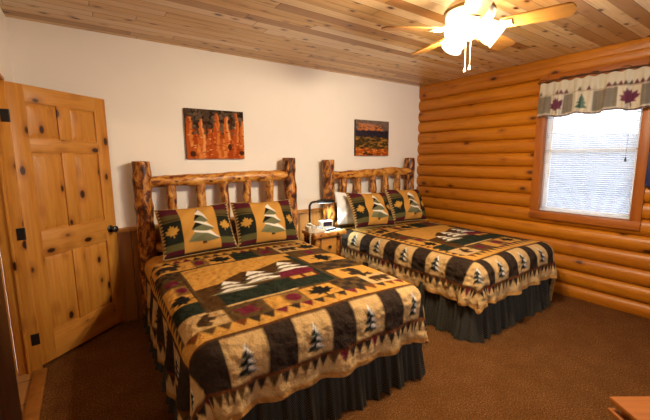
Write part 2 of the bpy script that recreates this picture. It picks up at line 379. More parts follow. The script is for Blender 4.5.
QW, QL = 1.24, 2.20         # quilt half width, length from the foot hem
def quilt_pattern(cell, squares):
    p = Paint(-QW, QW, 0, QL, cell, 4, TAN)
    R = random.Random(3)
    # outer saw tooth along hem (foot) and side hems
    p.rect(-QW, QW, 0, .035, '#b58243'); p.rect(-QW, -QW+.035, 0, QL, '#b58243'); p.rect(QW-.035, QW, 0, QL, '#b58243')
    saw(p, -QW+.16, QW-.16, .15, .078, True, [DBR, DBR, BUR, OLV, DBR], .062, 1)
    for sg in (-1, 1): saw(p, .16, QL, sg*(QW-.15), sg*(QW-.078), False, [DBR, DBR, BUR, OLV], .062, 2+sg)
    # dark band with tree squares
    b0, b1 = .150, .405
    p.rect(-QW+b0, QW-b0, b0, b1, DBR); p.rect(-QW+b0, -QW+b1, b0, QL, DBR); p.rect(QW-b1, QW-b0, b0, QL, DBR)
    p.rect(-QW+b0, QW-b0, b0, b0+.014, RUST); p.rect(-QW+b0, -QW+b0+.014, b0, QL, RUST); p.rect(QW-b0-.014, QW-b0, b0, QL, RUST)
    c0 = .28
    for x in squares:
        p.rect(x-.11, x+.11, b0+.022, b1-.008, TAN); tree(p, tf(x, c0-.01, 0, .155), CRM, BLA, '#2c332b')
    for sg in (-1, 1):
        xc = sg*(QW-c0)
        p.rect(xc-.11, xc+.11, b0+.022, b1-.008, TAN); tree(p, tf(xc, c0, sg*PI/4, .16), CRM, BLA, '#2c332b')
        for k in range(5):
            y = .72 + .385*k; p.rect(xc-.11, xc+.11, y-.11, y+.11, TAN); tree(p, tf(xc, y, sg*PI/2, .155), CRM, BLA, '#2c332b')
    # thin rust line
    a = QW-b1
    p.rect(-a, a, b1, QL, TAN); p.rect(-a, a, b1, b1+.018, '#5e3513'); p.rect(-a, -a+.018, b1, QL, '#5e3513'); p.rect(a-.018, a, b1, QL, '#5e3513')
    # inner field
    i0 = b1+.018; a -= .018
    p.rect(-a, a, i0, QL, GOLD)
    f = .545; e = QW-.49; top = 1.84
    p.rect(-e, e, f, top, OLV)
    saw(p, -e, e, f, f-.085, True, [DBR, BUR, OLV, DBR, RUST], .082, 5); saw(p, -e, e, top, top+.085, True, [DBR, BUR, OLV], .082, 6)
    for sg in (-1, 1): saw(p, f, top, sg*e, sg*(e+.055), False, [OLV, BUR, OLV, DBR], .07, 7+sg)
    # patches of the border
    def patch_row(x0, x1, y0, y1, n, kinds, ang=0, horiz=True):
        for k in range(n):
            if horiz: u0, u1, v0, v1 = x0+(x1-x0)*k/n, x0+(x1-x0)*(k+1)/n, y0, y1
            else: u0, u1, v0, v1 = x0, x1, y0+(y1-y0)*k/n, y0+(y1-y0)*(k+1)/n
            kd = kinds[k % len(kinds)]; cx, cy = (u0+u1)/2, (v0+v1)/2; sz = min(u1-u0, v1-v0)
            bg = {'leaf': GOLD, 'star': OLV, 'green': GRN, 'bear': TAN, 'moose': GOLD, 'brown': '#4a3117', 'gold': '#7d5c2e', 'check': OLV, 'cabin': OLV, 'dleaf': GRN}[kd]
            p.rect(u0, u1, v0, v1, bg); T = tf(cx, cy, ang, sz)
            if kd == 'leaf': leaf(p, T, BLA)
            if kd == 'dleaf': leaf(p, T, GOLD)
            if kd == 'bear': bear(p, T, '#3d2814')
            if kd == 'moose': moose(p, T, DBR)
            if kd == 'cabin': cabin(p, T)
            if kd == 'star':
                p.poly([T(.5*math.cos(PI*j/4+.2)*(1 if j%2 else .45), .36*math.sin(PI*j/4+.2)*(1 if j%2 else .6)) for j in range(8)], BUR)
            if kd == 'check':
                for i in range(4):
                    for j in range(3):
                        if (i+j) % 2 == 0: p.rect(u0+(u1-u0)*i/4, u0+(u1-u0)*(i+1)/4, v0+(v1-v0)*j/3, v0+(v1-v0)*(j+1)/3, DBR)
            if kd == 'gold':
                p.rect(u0, u0+(u1-u0)*.45, v0, v1, GOLD); p.ell(cx+.2*(u1-u0), cy, .2*(u1-u0), .3*(v1-v0), BUR, 14)
            if kd == 'brown': saw(p, u0, u1, v1, v1-.07, True, [GOLD, TAN], .07, int(k))
    px0, px1, py0, py1 = -.56, .34, .76, 1.60
    patch_row(-e, e, f, py0-.02, 6, ['bear', 'star', 'gold', 'leaf', 'check', 'bear'])
    patch_row(-e, e, py1+.03, top, 7, ['moose', 'gold', 'leaf', 'green', 'star', 'bear', 'leaf'])
    patch_row(-e, px0-.02, py0-.02, py1+.03, 5, ['green', 'leaf', 'gold', 'star', 'check'], PI/2, False)
    patch_row(px1+.02, e, py0-.02, py1+.03, 4, ['moose', 'check', 'leaf', 'star'], -PI/2, False)
    p.poly([(-e+.02, f), (-e+.23, f), (-e+.23, f+.13), (-e+.12, f+.2), (-e+.02, f+.13)], TAN); bear(p, tf(-e+.13, f+.09, PI/3, .15), '#3d2814')
    p.rect(px0-.03, px1+.03, py0-.03, py1+.03, '#3a2412'); p.rect(px0-.022, px1+.022, py0-.022, py1+.022, OLV)
    # centre scene: gold sky, brown mountain, snowy firs, cabin, dark meadow
    p.rect(px0, px1, py0, py1, GOLD)
    p.rect(px0, px0+.09, py0, py0+.30, GRN); p.rect(px1-.06, px1, py0, py1-.1, GRN)
    mt = [(px0, py0+.36), (px0+.16, py0+.38), (px0+.26, py0+.47), (px0+.38, py0+.54), (px0+.48, py0+.51), (px0+.60, py0+.56), (px0+.74, py0+.62), (px1-.06, py0+.60)]
    p.poly([(px0, py0)] + mt + [(px1-.06, py0)], '#4b3012')
    p.rect(px0+.10, px1-.06, py0, py0+.22, GRN)
    for (x, y, s) in ((-.34, py0+.30, .25), (-.12, py0+.39, .29), (.16, py0+.47, .26)):
        for (y0_, w, hh) in ((-.42, .64, .32), (-.14, .50, .30), (.12, .34, .36)):
            T = tf(x, y, 0, s)
            p.poly([T(-w, y0_), T(0, y0_+hh), T(w, y0_)], BLA if y0_ > -.3 else GRY)
            p.poly([T(-.05, y0_+hh), T(w, y0_+.05), T(.1, y0_+.02), T(-w*.6, y0_+.06)], CRM)
            p.poly([T(-w*.9, y0_-.02), T(w, y0_-.06), T(w*.4, y0_+.03)], '#8a7a58'); p.poly([T(-w*.8, y0_+.02), T(w*.3, y0_+.10), T(w*.5, y0_+.05)], '#25221a')
    p.poly([(.02, py0+.24), (.30, py0+.24), (.33, py0+.33), (.26, py0+.38), (.04, py0+.36)], BUR)
    p.rect(.06, .30, py0+.16, py0+.25, '#5c2a16')
    for x in (.08, .19): p.rect(x, x+.08, py0+.17, py0+.235, GOLD)
    p.rect(px0+.10, .02, py0-.02, py0+.004, TAN)
    return p

QCELL = .0095
qp = quilt_pattern(QCELL, (-.505, -.115, .275, .665)); QC = qp.out(); QC2 = quilt_pattern(QCELL, (-.635, -.26, .105, .47)).out()
def make_quilt(name, label, loc, rz, shift, zt=.645, W=.70, cx=0.0, foot=-2.055, seed=0, sag=.0, flare=.08, ov_f=.415, cols=None):
    n, m = qp.n, qp.m
    s = np.linspace(-QW, QW, n)[:, None] + shift; v = np.linspace(0, QL, m)[None, :]
    r = .095; rc = .10; ax = W-r; fy = foot+r            # inner rectangle with rounded corners
    y = fy - ov_f + v                                    # flat local y
    sc = s - cx
    a = np.maximum(0, np.abs(sc)-(ax-rc)) + 0*v; b = np.maximum(0, fy+rc-y) + 0*s; P = 6.0
    pn = (a**P + b**P)**(1/P)+1e-9; l2 = np.sqrt(a*a+b*b)+1e-9; rho = np.maximum(0, pn-rc)
    ux, uy = np.sign(sc)*a/l2, -b/l2
    th = np.clip(rho/r, 0, PI/2); d = np.maximum(0, rho-r*PI/2)
    ss = np.where(np.abs(ux) > np.abs(uy), y, s) + 0*rho
    rip = .014*np.sin(ss*17+seed)+.010*np.sin(ss*31+1.7*seed)+.008*np.sin(ss*7+seed*.7)
    cor = np.clip(4*(ux*uy)**2, 0, 1)                    # the corner of the cloth stands out as a fold
    hor = l2/pn*np.minimum(pn, rc) + r*np.sin(th) + d*(flare+.10*cor) + rip*np.clip(d/.18, 0, 1.3)
    z = zt - r*(1-np.cos(th)) - d*(.98)
    X = cx + np.clip(sc, -(ax-rc), ax-rc) + ux*hor; Y = np.maximum(y, fy+rc) + uy*hor
    crown = .018*np.cos(np.clip(sc/ax, -1, 1)*PI/2)*np.ones_like(z)
    wr = np.zeros_like(z)
    for k in range(9):
        kx, ky = rng.normal(0, 9), rng.normal(0, 9); wr += np.sin(kx*s+ky*v+rng.uniform(0, 6.3))/9
    z = z + crown*np.clip(1-rho/.1, 0, 1) + .010*wr - sag*np.clip((y-fy)*-1+.35, 0, .5)*(rho < .2)
    Pn = np.stack([X+0*z, Y+0*z, z], -1)
    o = grid_obj(name, Pn, QC if cols is None else cols, M['quilt'], angle=80); o.location = loc; o.rotation_euler = (0, 0, rz)
    so = o.modifiers.new('thick', 'SOLIDIFY'); so.thickness = .012; so.offset = -1
    return tag(o, label, 'quilt', 'patchwork quilts on the beds')

def make_skirt(name, label, loc, rz, W=.695, foot=-2.0, top=.36, seed=0, cx=0.0):
    path = []
    y0 = -.12
    def seg(p, q, n):
        for i in range(n): t = i/n; path.append((p[0]+(q[0]-p[0])*t, p[1]+(q[1]-p[1])*t))
    rc = .04
    seg((-W, y0), (-W, foot+rc), 330)
    for i in range(12): a = PI + i/12*PI/2; path.append((-W+rc+rc*math.cos(a), foot+rc+rc*math.sin(a)))
    seg((-W+rc, foot), (W-rc, foot), 250)
    for i in range(12): a = 1.5*PI + i/12*PI/2; path.append((W-rc+rc*math.cos(a), foot+rc+rc*math.sin(a)))
    seg((W, foot+rc), (W, y0), 330)
    path = np.array(path) + np.array([cx, 0]); n = len(path); tan = np.gradient(path, axis=0); tan /= np.linalg.norm(tan, axis=1)[:, None]
    nor = np.stack([tan[:, 1], -tan[:, 0]], 1)
    L = np.concatenate([[0], np.cumsum(np.linalg.norm(np.diff(path, axis=0), axis=1))])
    fold = np.array([mnoise.noise(Vector((l*8, seed, 0)))*.9 + .9*math.sin(l*44 + 5*mnoise.noise(Vector((l*3, seed, 5)))) + .4*math.sin(l*131 + seed) for l in L])
    zs = np.linspace(0, 1, 14); Pn = np.zeros((n, 14, 3)); C = np.zeros((n, 14, 3))
    for j, t in enumerate(zs):
        off = .004 + .050*t + fold*(.009 + .016*t)
        Pn[:, j, :2] = path + nor*off[:, None]; Pn[:, j, 2] = top*(1-t) + .004*t
        C[:, j, 0] = L*1.5; C[:, j, 1] = t*top
    o = grid_obj(name, Pn, C, M['skirt'], angle=80); o.location = loc; o.rotation_euler = (0, 0, rz)
    return tag(o, label, 'bed skirt', 'ruffled bed skirts')

# ---------------------------------------------------------------- setting
bm = bm_new(); add_box(bm, (LX, FY, -.1), (RX+.1, D, 0)); struct('floor', bm, M['carpet'], 'brown carpeted bedroom floor')
bm = bm_new(); add_box(bm, (LX-.12, FY-.1, H), (RX+.2, D+.1, H+.1)); struct('ceiling', bm, M['ceiling'], 'knotty pine tongue and groove ceiling')
bm = bm_new(); add_box(bm, (LX-.12, D, -.1), (RX+.2, D+.12, H)); struct('wall_back', bm, M['plaster'], 'white wall behind both beds')
FW = (1.9, 3.4, .85, 2.15)                           # window behind the camera
bm = bm_new(); add_box(bm, (LX-.12, FY-.12, -.1), (FW[0], FY, H)); add_box(bm, (FW[1], FY-.12, -.1), (RX+.2, FY, H)); add_box(bm, (FW[0], FY-.12, -.1), (FW[1], FY, FW[2])); add_box(bm, (FW[0], FY-.12, FW[3]), (FW[1], FY, H))
struct('wall_front', bm, M['logwall'], 'unseen wall behind the camera, log finish picked to bounce less light')  # unseen wall; logs instead of plaster so less light bounces back
w2 = bpy.data.objects.new('window_2', None); COL.objects.link(w2); tag(w2, 'plain window in the wall behind the camera', None, None, 'structure')
bm = bm_new()
for lo, hi in (((FW[0], FW[2]), (FW[0]+.06, FW[3])), ((FW[1]-.06, FW[2]), (FW[1], FW[3])), ((FW[0], FW[2]), (FW[1], FW[2]+.06)), ((FW[0], FW[3]-.06), (FW[1], FW[3])), ((2.62, FW[2]), (2.68, FW[3]))):
    add_box(bm, (lo[0], FY-.10, lo[1]), (hi[0], FY-.04, hi[1]), .004)
obj('sash', bm, M['vinyl_frame'], w2)
bm = bm_new(); add_box(bm, (FW[0]+.03, FY-.072, FW[2]+.03), (FW[1]-.03, FY-.068, FW[3]-.03)); obj('window_pane', bm, M['pane'], w2)
# left wall with the doorway
DY0, DY1, DZ = 2.15, 3.155, 2.07
bm = bm_new(); add_box(bm, (LX-.12, FY, -.1), (LX, DY0, H)); add_box(bm, (LX-.12, DY1, -.1), (LX, D, H)); add_box(bm, (LX-.12, DY0, DZ), (LX, DY1, H))
struct('wall_left', bm, M['plaster'], 'white wall around the open doorway')
# log wall: half-round courses, cut around the window opening
WY0, WY1, WZ0, WZ1 = .96, 1.945, .85, 2.40
def log_profile(z):
    fr = ((z-LOG0)/PITCH) % 1.0; t = 2*fr-1
    return .052*math.sqrt(max(0, 1-abs(t)**2.1))
def log_panel(bm, y0, y1, z0, z1):
    zs = set([z0, z1]); k = math.floor((z0-LOG0)/PITCH)
    while LOG0+k*PITCH < z1:
        for j in range(16):
            z = LOG0 + (k + (j/16))*PITCH
            if z0 < z < z1: zs.add(z)
        for e in (-.004, .004):
            z = LOG0 + k*PITCH + e
            if z0 < z < z1: zs.add(z)
        k += 1
    zs = sorted(zs); ny = max(2, int((y1-y0)/.12)); rows = []
    for z in zs:
        row = []
        for i in range(ny+1):
            y = y0+(y1-y0)*i/ny; kk = math.floor((z-LOG0)/PITCH)
            w = .004*mnoise.noise(Vector((y*1.6, kk*5.1, 0)))
            row.append(bm.verts.new((RX - log_profile(z) - w, y, z)))
        rows.append(row)
    for a, b in zip(rows[:-1], rows[1:]):
        for i in range(ny): bm.faces.new((a[i], a[i+1], b[i+1], b[i]))
bm = bm_new()
log_panel(bm, WY1, D, 0, H); log_panel(bm, FY, WY0, 0, H); log_panel(bm, WY0, WY1, 0, WZ0); log_panel(bm, WY0, WY1, WZ1, H)
add_box(bm, (RX+.005, WY1, -.1), (RX+.12, D, H)); add_box(bm, (RX+.005, FY, -.1), (RX+.12, WY0, H)); add_box(bm, (RX+.005, WY0, -.1), (RX+.12, WY1, WZ0)); add_box(bm, (RX+.005, WY0, WZ1), (RX+.12, WY1, H))
struct('wall_right', bm, M['logwall'], 'golden log sided wall with the window', angle=60)
bm = bm_new(); add_box(bm, (RX-.055, FY, 2.505), (RX+.02, D-.002, 2.598), .006); struct('trim_1', bm, M['trim_y'] if 0 else M['logwall'], 'crown beam along the top of the log wall')
# wainscot and its cap on the back wall
bm = bm_new(); x = LX
for i, w in enumerate([.14]*34):
    x1 = min(x+w, RX-.045); add_box(bm, (x+.002, D-.02, 0), (x1-.002, D+.01, .875), .004, 1); x = x1
    if x >= RX-.05: break
struct('trim_2', bm, M['wains'], 'brown board wainscot along the white wall')
bm = bm_new(); add_box(bm, (LX, D-.036, .868), (RX-.045, D+.01, .905), .006); struct('trim_3', bm, M['cap'], 'pale wooden cap rail on the wainscot')
# door jamb, threshold, entry
bm = bm_new(); add_box(bm, (LX-.13, DY1-.02, 0), (LX+.006, DY1+.0, DZ), .003); add_box(bm, (LX-.075, DY1-.034, 0), (LX-.06, DY1-.019, DZ), .002); add_box(bm, (LX-.13, DY0, DZ-.022), (LX+.006, DY1, DZ), .003)
struct('trim_4', bm, M['pine_z'], 'pine door jamb on the hinge side')
bm = bm_new(); add_box(bm, (LX-.13, DY0, 0), (LX+.002, DY0+.025, DZ-.022), .003); add_box(bm, (LX-.002, DY0-.34, 0), (LX+.018, DY0+.02, DZ+.1), .004); struct('trim_5', bm, M['dark_z'], 'latch side door jamb coloured dark for its unlit face')  # dark brown puts the shade of the unlit jamb into its colour
bm = bm_new(); add_box(bm, (LX-.045, DY0+.026, -.02), (LX+.035, DY1-.036, .018), .008); struct('trim_6', bm, M['wains'], 'dark wooden threshold under the doorway')
bm = bm_new(); x = -2.3
while x < LX-.14:
    add_box(bm, (x+.002, DY1-.02, 0), (min(x+.15, LX-.132)-.002, DY1+.05, 2.4), .005, 1); x += .15
struct('wall_entry', bm, M['pine_z'], 'pine boarded wall of the entry beyond the doorway')
bm = bm_new(); add_box(bm, (-2.4, 1.2, -.1), (LX-.002, DY1+.1, -.002)); add_box(bm, (-2.5, 1.1, -.1), (-2.4, DY1+.1, 2.5)) if 0 else None; struct('floor_entry', bm, M['tile'], 'tan tiled entry floor')
bm = bm_new(); add_box(bm, (-2.4, 1.2, 2.4), (LX-.13, DY1+.1, 2.5)); struct('ceiling_entry_blocker', bm, M['dark_z'], 'added wooden ceiling keeping sky light off the entry')  # unseen roof added so the sky does not light the entry

bm = bm_new(); add_box(bm, (-2.5, 1.1, -.1), (-2.4, DY1+.1, 2.5)); add_box(bm, (-2.4, 1.1, -.1), (LX-.13, 1.2, 2.5)); struct('wall_entry_blocker', bm, M['wains'], 'added brown boarded walls keeping daylight out of the entry')  # unseen walls added to stop world light leaking through the doorway
# ---------------------------------------------------------------- door leaf (local x across, y thickness, z up)
def make_door():
    Wd, Hd, T = .765, 2.025, .036
    hx, hy = LX+.004, 3.150; fx, fyy = .200, 3.640
    rz = math.atan2(fyy-hy, fx-hx)
    root = bpy.data.objects.new('door_1', None); COL.objects.link(root); root.location = (hx, hy, .022); root.rotation_euler = (0, 0, rz)
    tag(root, 'open knotty pine six panel door', None, None, 'structure')
    st = .112; mid = .10; cx0, cx1 = Wd/2-mid/2, Wd/2+mid/2
    rails = [(0, .22), (.80, .99), (1.56, 1.66), (1.905, Hd)]
    for x0 in (0, Wd-st):
        bm = bm_new(); add_box(bm, (x0, 0, 0), (x0+st, T, Hd), .004); obj('door_stile', bm, M['pine_z'], root)
    for a, b in zip(rails[:-1], rails[1:]):
        bm = bm_new(); add_box(bm, (cx0, .0015, a[1]-.002), (cx1, T-.0015, b[0]+.002), .003); obj('door_mullion', bm, M['pine_z'], root)
    for a, b in rails:
        bm = bm_new(); add_box(bm, (st-.002, .001, a), (Wd-st+.002, T-.001, b), .003); obj('door_rail', bm, M['pine_x'], root)
    for a, b in zip(rails[:-1], rails[1:]):
        for (x0, x1) in ((st, cx0), (cx1, Wd-st)):
            bm = bm_new(); z0, z1 = a[1], b[0]
            add_box(bm, (x0-.004, .013, z0-.004), (x1+.004, T-.013, z1+.004))
            e = .040                                                    # raised field with bevelled shoulders
            for yy, sg in ((.012, -1), (T-.012, 1)):
                o4 = [(x0+.012, z0+.012), (x1-.012, z0+.012), (x1-.012, z1-.012), (x0+.012, z1-.012)]; i4 = [(x0+e, z0+e), (x1-e, z0+e), (x1-e, z1-e), (x0+e, z1-e)]
                vo = [bm.verts.new((x, yy, z)) for x, z in o4]; vi = [bm.verts.new((x, yy+sg*.010, z)) for x, z in i4]
                bm.faces.new(vi)
                for k in range(4): bm.faces.new((vo[k], vo[(k+1)%4], vi[(k+1)%4], vi[k]))
            obj('door_panel', bm, M['pine_z'], root, 20)
    # lever knob both sides
    zk = .895; k = None
    for sg, y in ((-1, 0), (1, T)):
        Rm = Matrix.Translation((Wd-.065, y, zk)) @ Matrix.Rotation(-sg*PI/2, 4, 'X')
        bm = bm_new(); add_lathe(bm, [(.0, 0), (.032, 0), (.032, .006), (.026, .010), (.012, .012), (.011, .032), (.022, .038), (.029, .050), (.027, .062), (.016, .070), (0, .071)], 20, Rm)
        o = obj('door_knob', bm, M['black'], root); o['label'] = 'black door knob'
    for z in (.22, 1.00, 1.80):
        bm = bm_new(); add_tube(bm, [(-.006, -.008, z-.042), (-.006, -.008, z+.042)], .0075, 10)
        add_box(bm, (-.0045, -.001, z-.042), (.0015, .030, z+.042)); add_box(bm, (LX-.036, DY1-.0225, z+.022-.042), (LX+.004, DY1-.0195, z+.022+.042), 0, 2, root.matrix_basis.inverted())
        o = obj('hinge', bm, M['iron'], root); o['label'] = 'black hinge'
make_door()

# ---------------------------------------------------------------- window on the log wall
win = bpy.data.objects.new('window_1', None); COL.objects.link(win); win.location = (RX, (WY0+WY1)/2, (WZ0+WZ1)/2); tag(win, 'window with wide orange wood casing on the log wall', None, None, 'structure')
WO = Vector(win.location)
def wchild(name, bm, mat, label=None):
    bmesh.ops.translate(bm, verts=bm.verts[:], vec=-WO); o = obj(name, bm, mat, win)
    if label: o['label'] = label
    return o
GY0, GY1, GZ0, GZ1 = 1.035, 1.865, .915, 2.30       # clear opening
fo = .062
bm = bm_new(); add_box(bm, (RX-fo, GY1, WZ0-.015), (RX+.09, 1.953, 2.425), .006); add_box(bm, (RX-fo, .950, WZ0-.015), (RX+.09, GY0, 2.425), .006); wchild('side_casing', bm, M['trim_z'])
bm = bm_new(); add_box(bm, (RX-fo+.002, GY0-.002, GZ1), (RX+.09, GY1+.002, 2.424), .006); wchild('head_casing', bm, M['trim_y'])
bm = bm_new(); add_box(bm, (RX-fo-.012, .947, WZ0-.02), (RX+.09, 1.956, GZ0), .008); wchild('window_sill', bm, M['trim_y'])
bm = bm_new()
for lo, hi in (((GY0, GZ0), (GY0+.04, GZ1)), ((GY1-.04, GZ0), (GY1, GZ1)), ((GY0, GZ0), (GY1, GZ0+.045)), ((GY0, GZ1-.045), (GY1, GZ1)), ((GY0, 1.585), (GY1, 1.625))):
    add_box(bm, (RX+.045, lo[0], lo[1]), (RX+.085, hi[0], hi[1]), .004)
wchild('sash', bm, M['vinyl_frame'], 'white window sash')
bm = bm_new(); add_box(bm, (RX+.062, GY0+.03, GZ0+.03), (RX+.066, GY1-.03, GZ1-.03)); wchild('window_pane', bm, M['pane'])
# blind
bl = thing('window_blind', 'white horizontal slat blind lowered over the window', 'blind', (RX-.005, (GY0+GY1)/2, GZ1-.002))
BO = Vector(bl.location)
def bchild(name, bm, mat): bmesh.ops.translate(bm, verts=bm.verts[:], vec=-BO); return obj(name, bm, mat, bl)
bm = bm_new(); add_box(bm, (RX-.03, GY0+.004, GZ1-.042), (RX+.012, GY1-.004, GZ1-.002), .004); bchild('headrail', bm, M['slat'])
bm = bm_new(); z = GZ1-.06; ca, sa = math.cos(math.radians(36)), math.sin(math.radians(36))
while z > GZ0+.035:
    pr = [(-.0125, 0), (-.006, .0016), (0, .0022), (.006, .0016), (.0125, 0)]
    L0 = [bm.verts.new((RX-.008+x*ca-h*sa, GY0+.006, z-x*sa*-1*-1+h*ca)) for x, h in pr]; L1 = [bm.verts.new((RX-.008+x*ca-h*sa, GY1-.006, z-x*sa+h*ca)) for x, h in pr]
    for k in range(4): bm.faces.new((L0[k], L0[k+1], L1[k+1], L1[k]))
    z -= .0208
o = bchild('slats', bm, M['slat'])
bm = bm_new(); add_box(bm, (RX-.022, GY0+.005, GZ0+.008), (RX+.006, GY1-.005, GZ0+.026), .004); bchild('bottom_rail', bm, M['slat'])
bm = bm_new(); add_tube(bm, [(RX-.034, GY1-.075, GZ1-.03), (RX-.036, GY1-.075, 1.30)], .004, 8); bchild('tilt_wand', bm, M['cream_plastic'])
for y in (GY1-.14, (GY0+GY1)/2, GY0+.14):
    bm = bm_new(); add_tube(bm, [(RX-.023, y, GZ1-.04), (RX-.023, y, GZ0+.02)], .0012, 6); bchild('ladder_cord', bm, M['white_plastic'])
bm = bm_new(); add_tube(bm, [(RX-.034, GY0+.09, GZ1-.04), (RX-.034, GY0+.09, 1.52)], .0015, 6); add_lathe(bm, [(.003, .04), (.009, .02), (.010, 0), (0, 0)], 10, Matrix.Translation((RX-.034, GY0+.09, 1.485))); o = bchild('pull_cord', bm, M['charcoal']); o['label'] = 'pull cord with dark tassel'
# valance and twig rod
def make_valance():
    y0, y1, zt, zb = .86, 1.915, 2.325, 1.965; cell = .006
    p = Paint(0, y1-y0, 0, zt-zb, cell, 3, '#d9cfbb'); L = y1-y0; R = random.Random(4)
    p.rect(0, L, 0, .016, '#8a7c6c')
    for k in range(40): p.rect(k*.03, k*.03+.014, 0, .016, '#5d2338')
    x = 0; seq = ['taupe', 'leaf', 'taupe', 'tree']; i = 0
    for w in (.13, .13, .16, .11, .16, .12, .08, .09, .12):
        kd = ['tree', 'taupe', 'leaf', 'taupe', 'tree', 'taupe2', 'leaf', 'taupe', 'taupe'][i]; xa, xb = L-x-w, L-x
        if i == 0: xa, xb = L-x-w, L-x
        x += w; i += 1
    x = 0
    for kd, w in (('taupe', .13), ('leaf', .12), ('taupe', .08), ('tree', .17), ('taupe', .20), ('leaf', .17), ('taupe', .18), ('tree', .12)):
        x0, x1 = x, x+w; x += w
        if kd == 'taupe':
            p.rect(x0, x1, .03, .215, '#877d6f')
            for j in range(30): yy = R.uniform(.03, .21); xx = R.uniform(x0, x1-.02); p.rect(xx, xx+.02, yy, yy+.004, '#6d6458')
        if kd == 'tree': tree(p, tf((x0+x1)/2, .12, 0, .15), '#5f7d74', '#35584c', '#4a7065')
        if kd == 'leaf': leaf(p, tf((x0+x1)/2, .12, .3, .17), '#6b2b4c')
        p.rect(x1-.004, x1+.002, .02, .22, '#efe6d4')
    p.rect(0, L, .22, .232, '#b9a893'); saw(p, 0, L, .232, .275, True, ['#5d2338', '#6e3346', '#cdbfa8', '#5b4f48', '#d9cfbb'], .04, 9)
    C = p.out(); n, m = p.n, p.m
    u = np.linspace(0, L, n)[:, None]; z = np.linspace(zb, zt, m)[None, :]; t = (zt-z)/(zt-zb)
    fold = .014*np.sin(u*26)+.013*np.sin(u*47+1)+.009*np.sin(u*95+2)
    X = RX-.115 - .02*t + fold*(.35+.85*t) ; Y = y1 - u + .012*t*np.sin(u*33) + .012*t*(1-2*u/L)
    Z = z + .012*np.sin(u*21)*t + .008*np.sin(u*60)*(t < .1) + 0*u
    o = grid_obj('window_valance', np.stack([X+0*z, Y+0*z, Z], -1), C, M['val'], angle=80)
    so = o.modifiers.new('thick', 'SOLIDIFY'); so.thickness = .003
    tag(o, 'gathered cream and taupe patchwork valance across the window top', 'valance')
    r = thing('curtain_rod', 'thin dark twig rod above the patchwork valance', 'curtain rod', (RX-.10, 1.4, 2.352))
    bm = bm_new(); pts = log_pts((0, -.60, .0), (0, .55, -.01), 40, .016, 3); add_tube(bm, pts, [.008+.003*math.sin(i*1.3) for i in range(41)], 8, .003); obj('rod', bm, M['bark_rod'], r)
    for k, y in enumerate((.50, .30, .02, -.22, -.42)):
        bm = bm_new(); add_tube(bm, [(.0, y+.03*math.cos(a)*1.3, -.004+.022*math.sin(a)) for a in np.linspace(0, PI, 12)], .004, 6); obj('twig_loop', bm, M['bark_rod'], r)
    for y in (.44, -.47):
        bm = bm_new(); add_tube(bm, [(.0, y, 0), (.045, y, .0)], .006, 6); obj('rod_bracket', bm, M['iron'], r)
make_valance()
# navy panel right of the window
t = thing('wall_screen', 'dark navy screen on the log wall right of the window', 'screen', (RX-.04, .62, 1.25))
bm = bm_new(); add_box(bm, (-.075, -.36, 0), (-.02, .325, .42), .006); obj('screen_housing', bm, M['charcoal'], t)
bm = bm_new(); add_box(bm, (-.078, -.345, .012), (-.0745, .318, .408)); obj('display', bm, M['navy'], t)
bm = bm_new(); add_box(bm, (-.022, -.1, .12), (.03, .1, .3), .004); obj('wall_mount', bm, M['black'], t)

# ---------------------------------------------------------------- beds
def make_bed(label, loc, rz, seed, wpost=.755, dx=0.0):
    root = thing('log_bed', label, 'bed', loc, rz, 'log beds')
    for sg, nm in ((-1, 0), (1, 1)):
        bm = bm_new(); add_log(bm, (sg*wpost, 0, 0), (sg*wpost, 0, 1.52+.012*sg), .084, .074, .012, .014, seed+nm, 18, 36); obj('bedpost', bm, M['log'], root)
    bm = bm_new(); add_log(bm, (-wpost+.03, 0, 1.32), (wpost-.03, .0, 1.345), .052, .060, .022, .012, seed+3, 16, 34); obj('headboard_rail', bm, M['log_x'], root)
    bm = bm_new(); add_log(bm, (-wpost+.03, 0, .70), (wpost-.03, 0, .70), .05, .05, .014, .010, seed+4, 14, 24); obj('headboard_rail', bm, M['log_x'], root)
    for k in range(5):
        x = (-.50 + .25*k) + .012*math.sin(seed+k*2.1)
        bm = bm_new(); add_log(bm, (x, 0, .70), (x+.008*math.sin(k*3+seed), 0, 1.31), .052, .043, .012, .010, seed+5+k, 14, 20); obj('headboard_spindle', bm, M['log_light'], root)
    bm = bm_new(); add_box(bm, (-.67, -1.98, .14), (.67, -.10, .36), .03, 3); obj('box_spring', bm, M['ticking'], root)
    bm = bm_new(); add_box(bm, (-.675, -2.0, .365), (.675, -.10, .615), .06, 4); obj('mattress', bm, M['ticking'], root)
    for sg in (-1, 1):
        bm = bm_new(); add_box(bm, (sg*.64-.02, -1.95, .10), (sg*.64+.02, -.06, .139), .004); obj('bed_rail', bm, M['pine_x'], root)
    for x in (-.58, .58):
        for y in (-1.9, -1.0):
            bm = bm_new(); add_tube(bm, [(x, y, 0), (x, y, .12)], .02, 10); obj('bed_leg', bm, M['black'], root)
    return root
B1, R1 = (1.195, 3.545, 0), math.radians(-1.6)
B2, R2 = (3.255, 3.545, 0), 0.0
make_bed('rustic log bed nearest the open door', B1, R1, 11)
make_bed('rustic log bed beside the golden log wall', B2, R2, 41, .74)
make_quilt('quilt', 'patchwork tree quilt on the bed nearest the door', B1, R1, -.055, seed=1.0, W=.775, cx=-.025, flare=.03)
make_quilt('quilt', 'patchwork tree quilt on the bed beside the log wall', B2, R2, .24, seed=4.0, ov_f=.38, cols=QC2)
make_skirt('bed_skirt', 'dark checked ruffle under the bed nearest the door', B1, R1, seed=2, W=.75, cx=-.025)
make_skirt('bed_skirt', 'dark checked ruffle under the bed beside the log wall', B2, R2, seed=8)

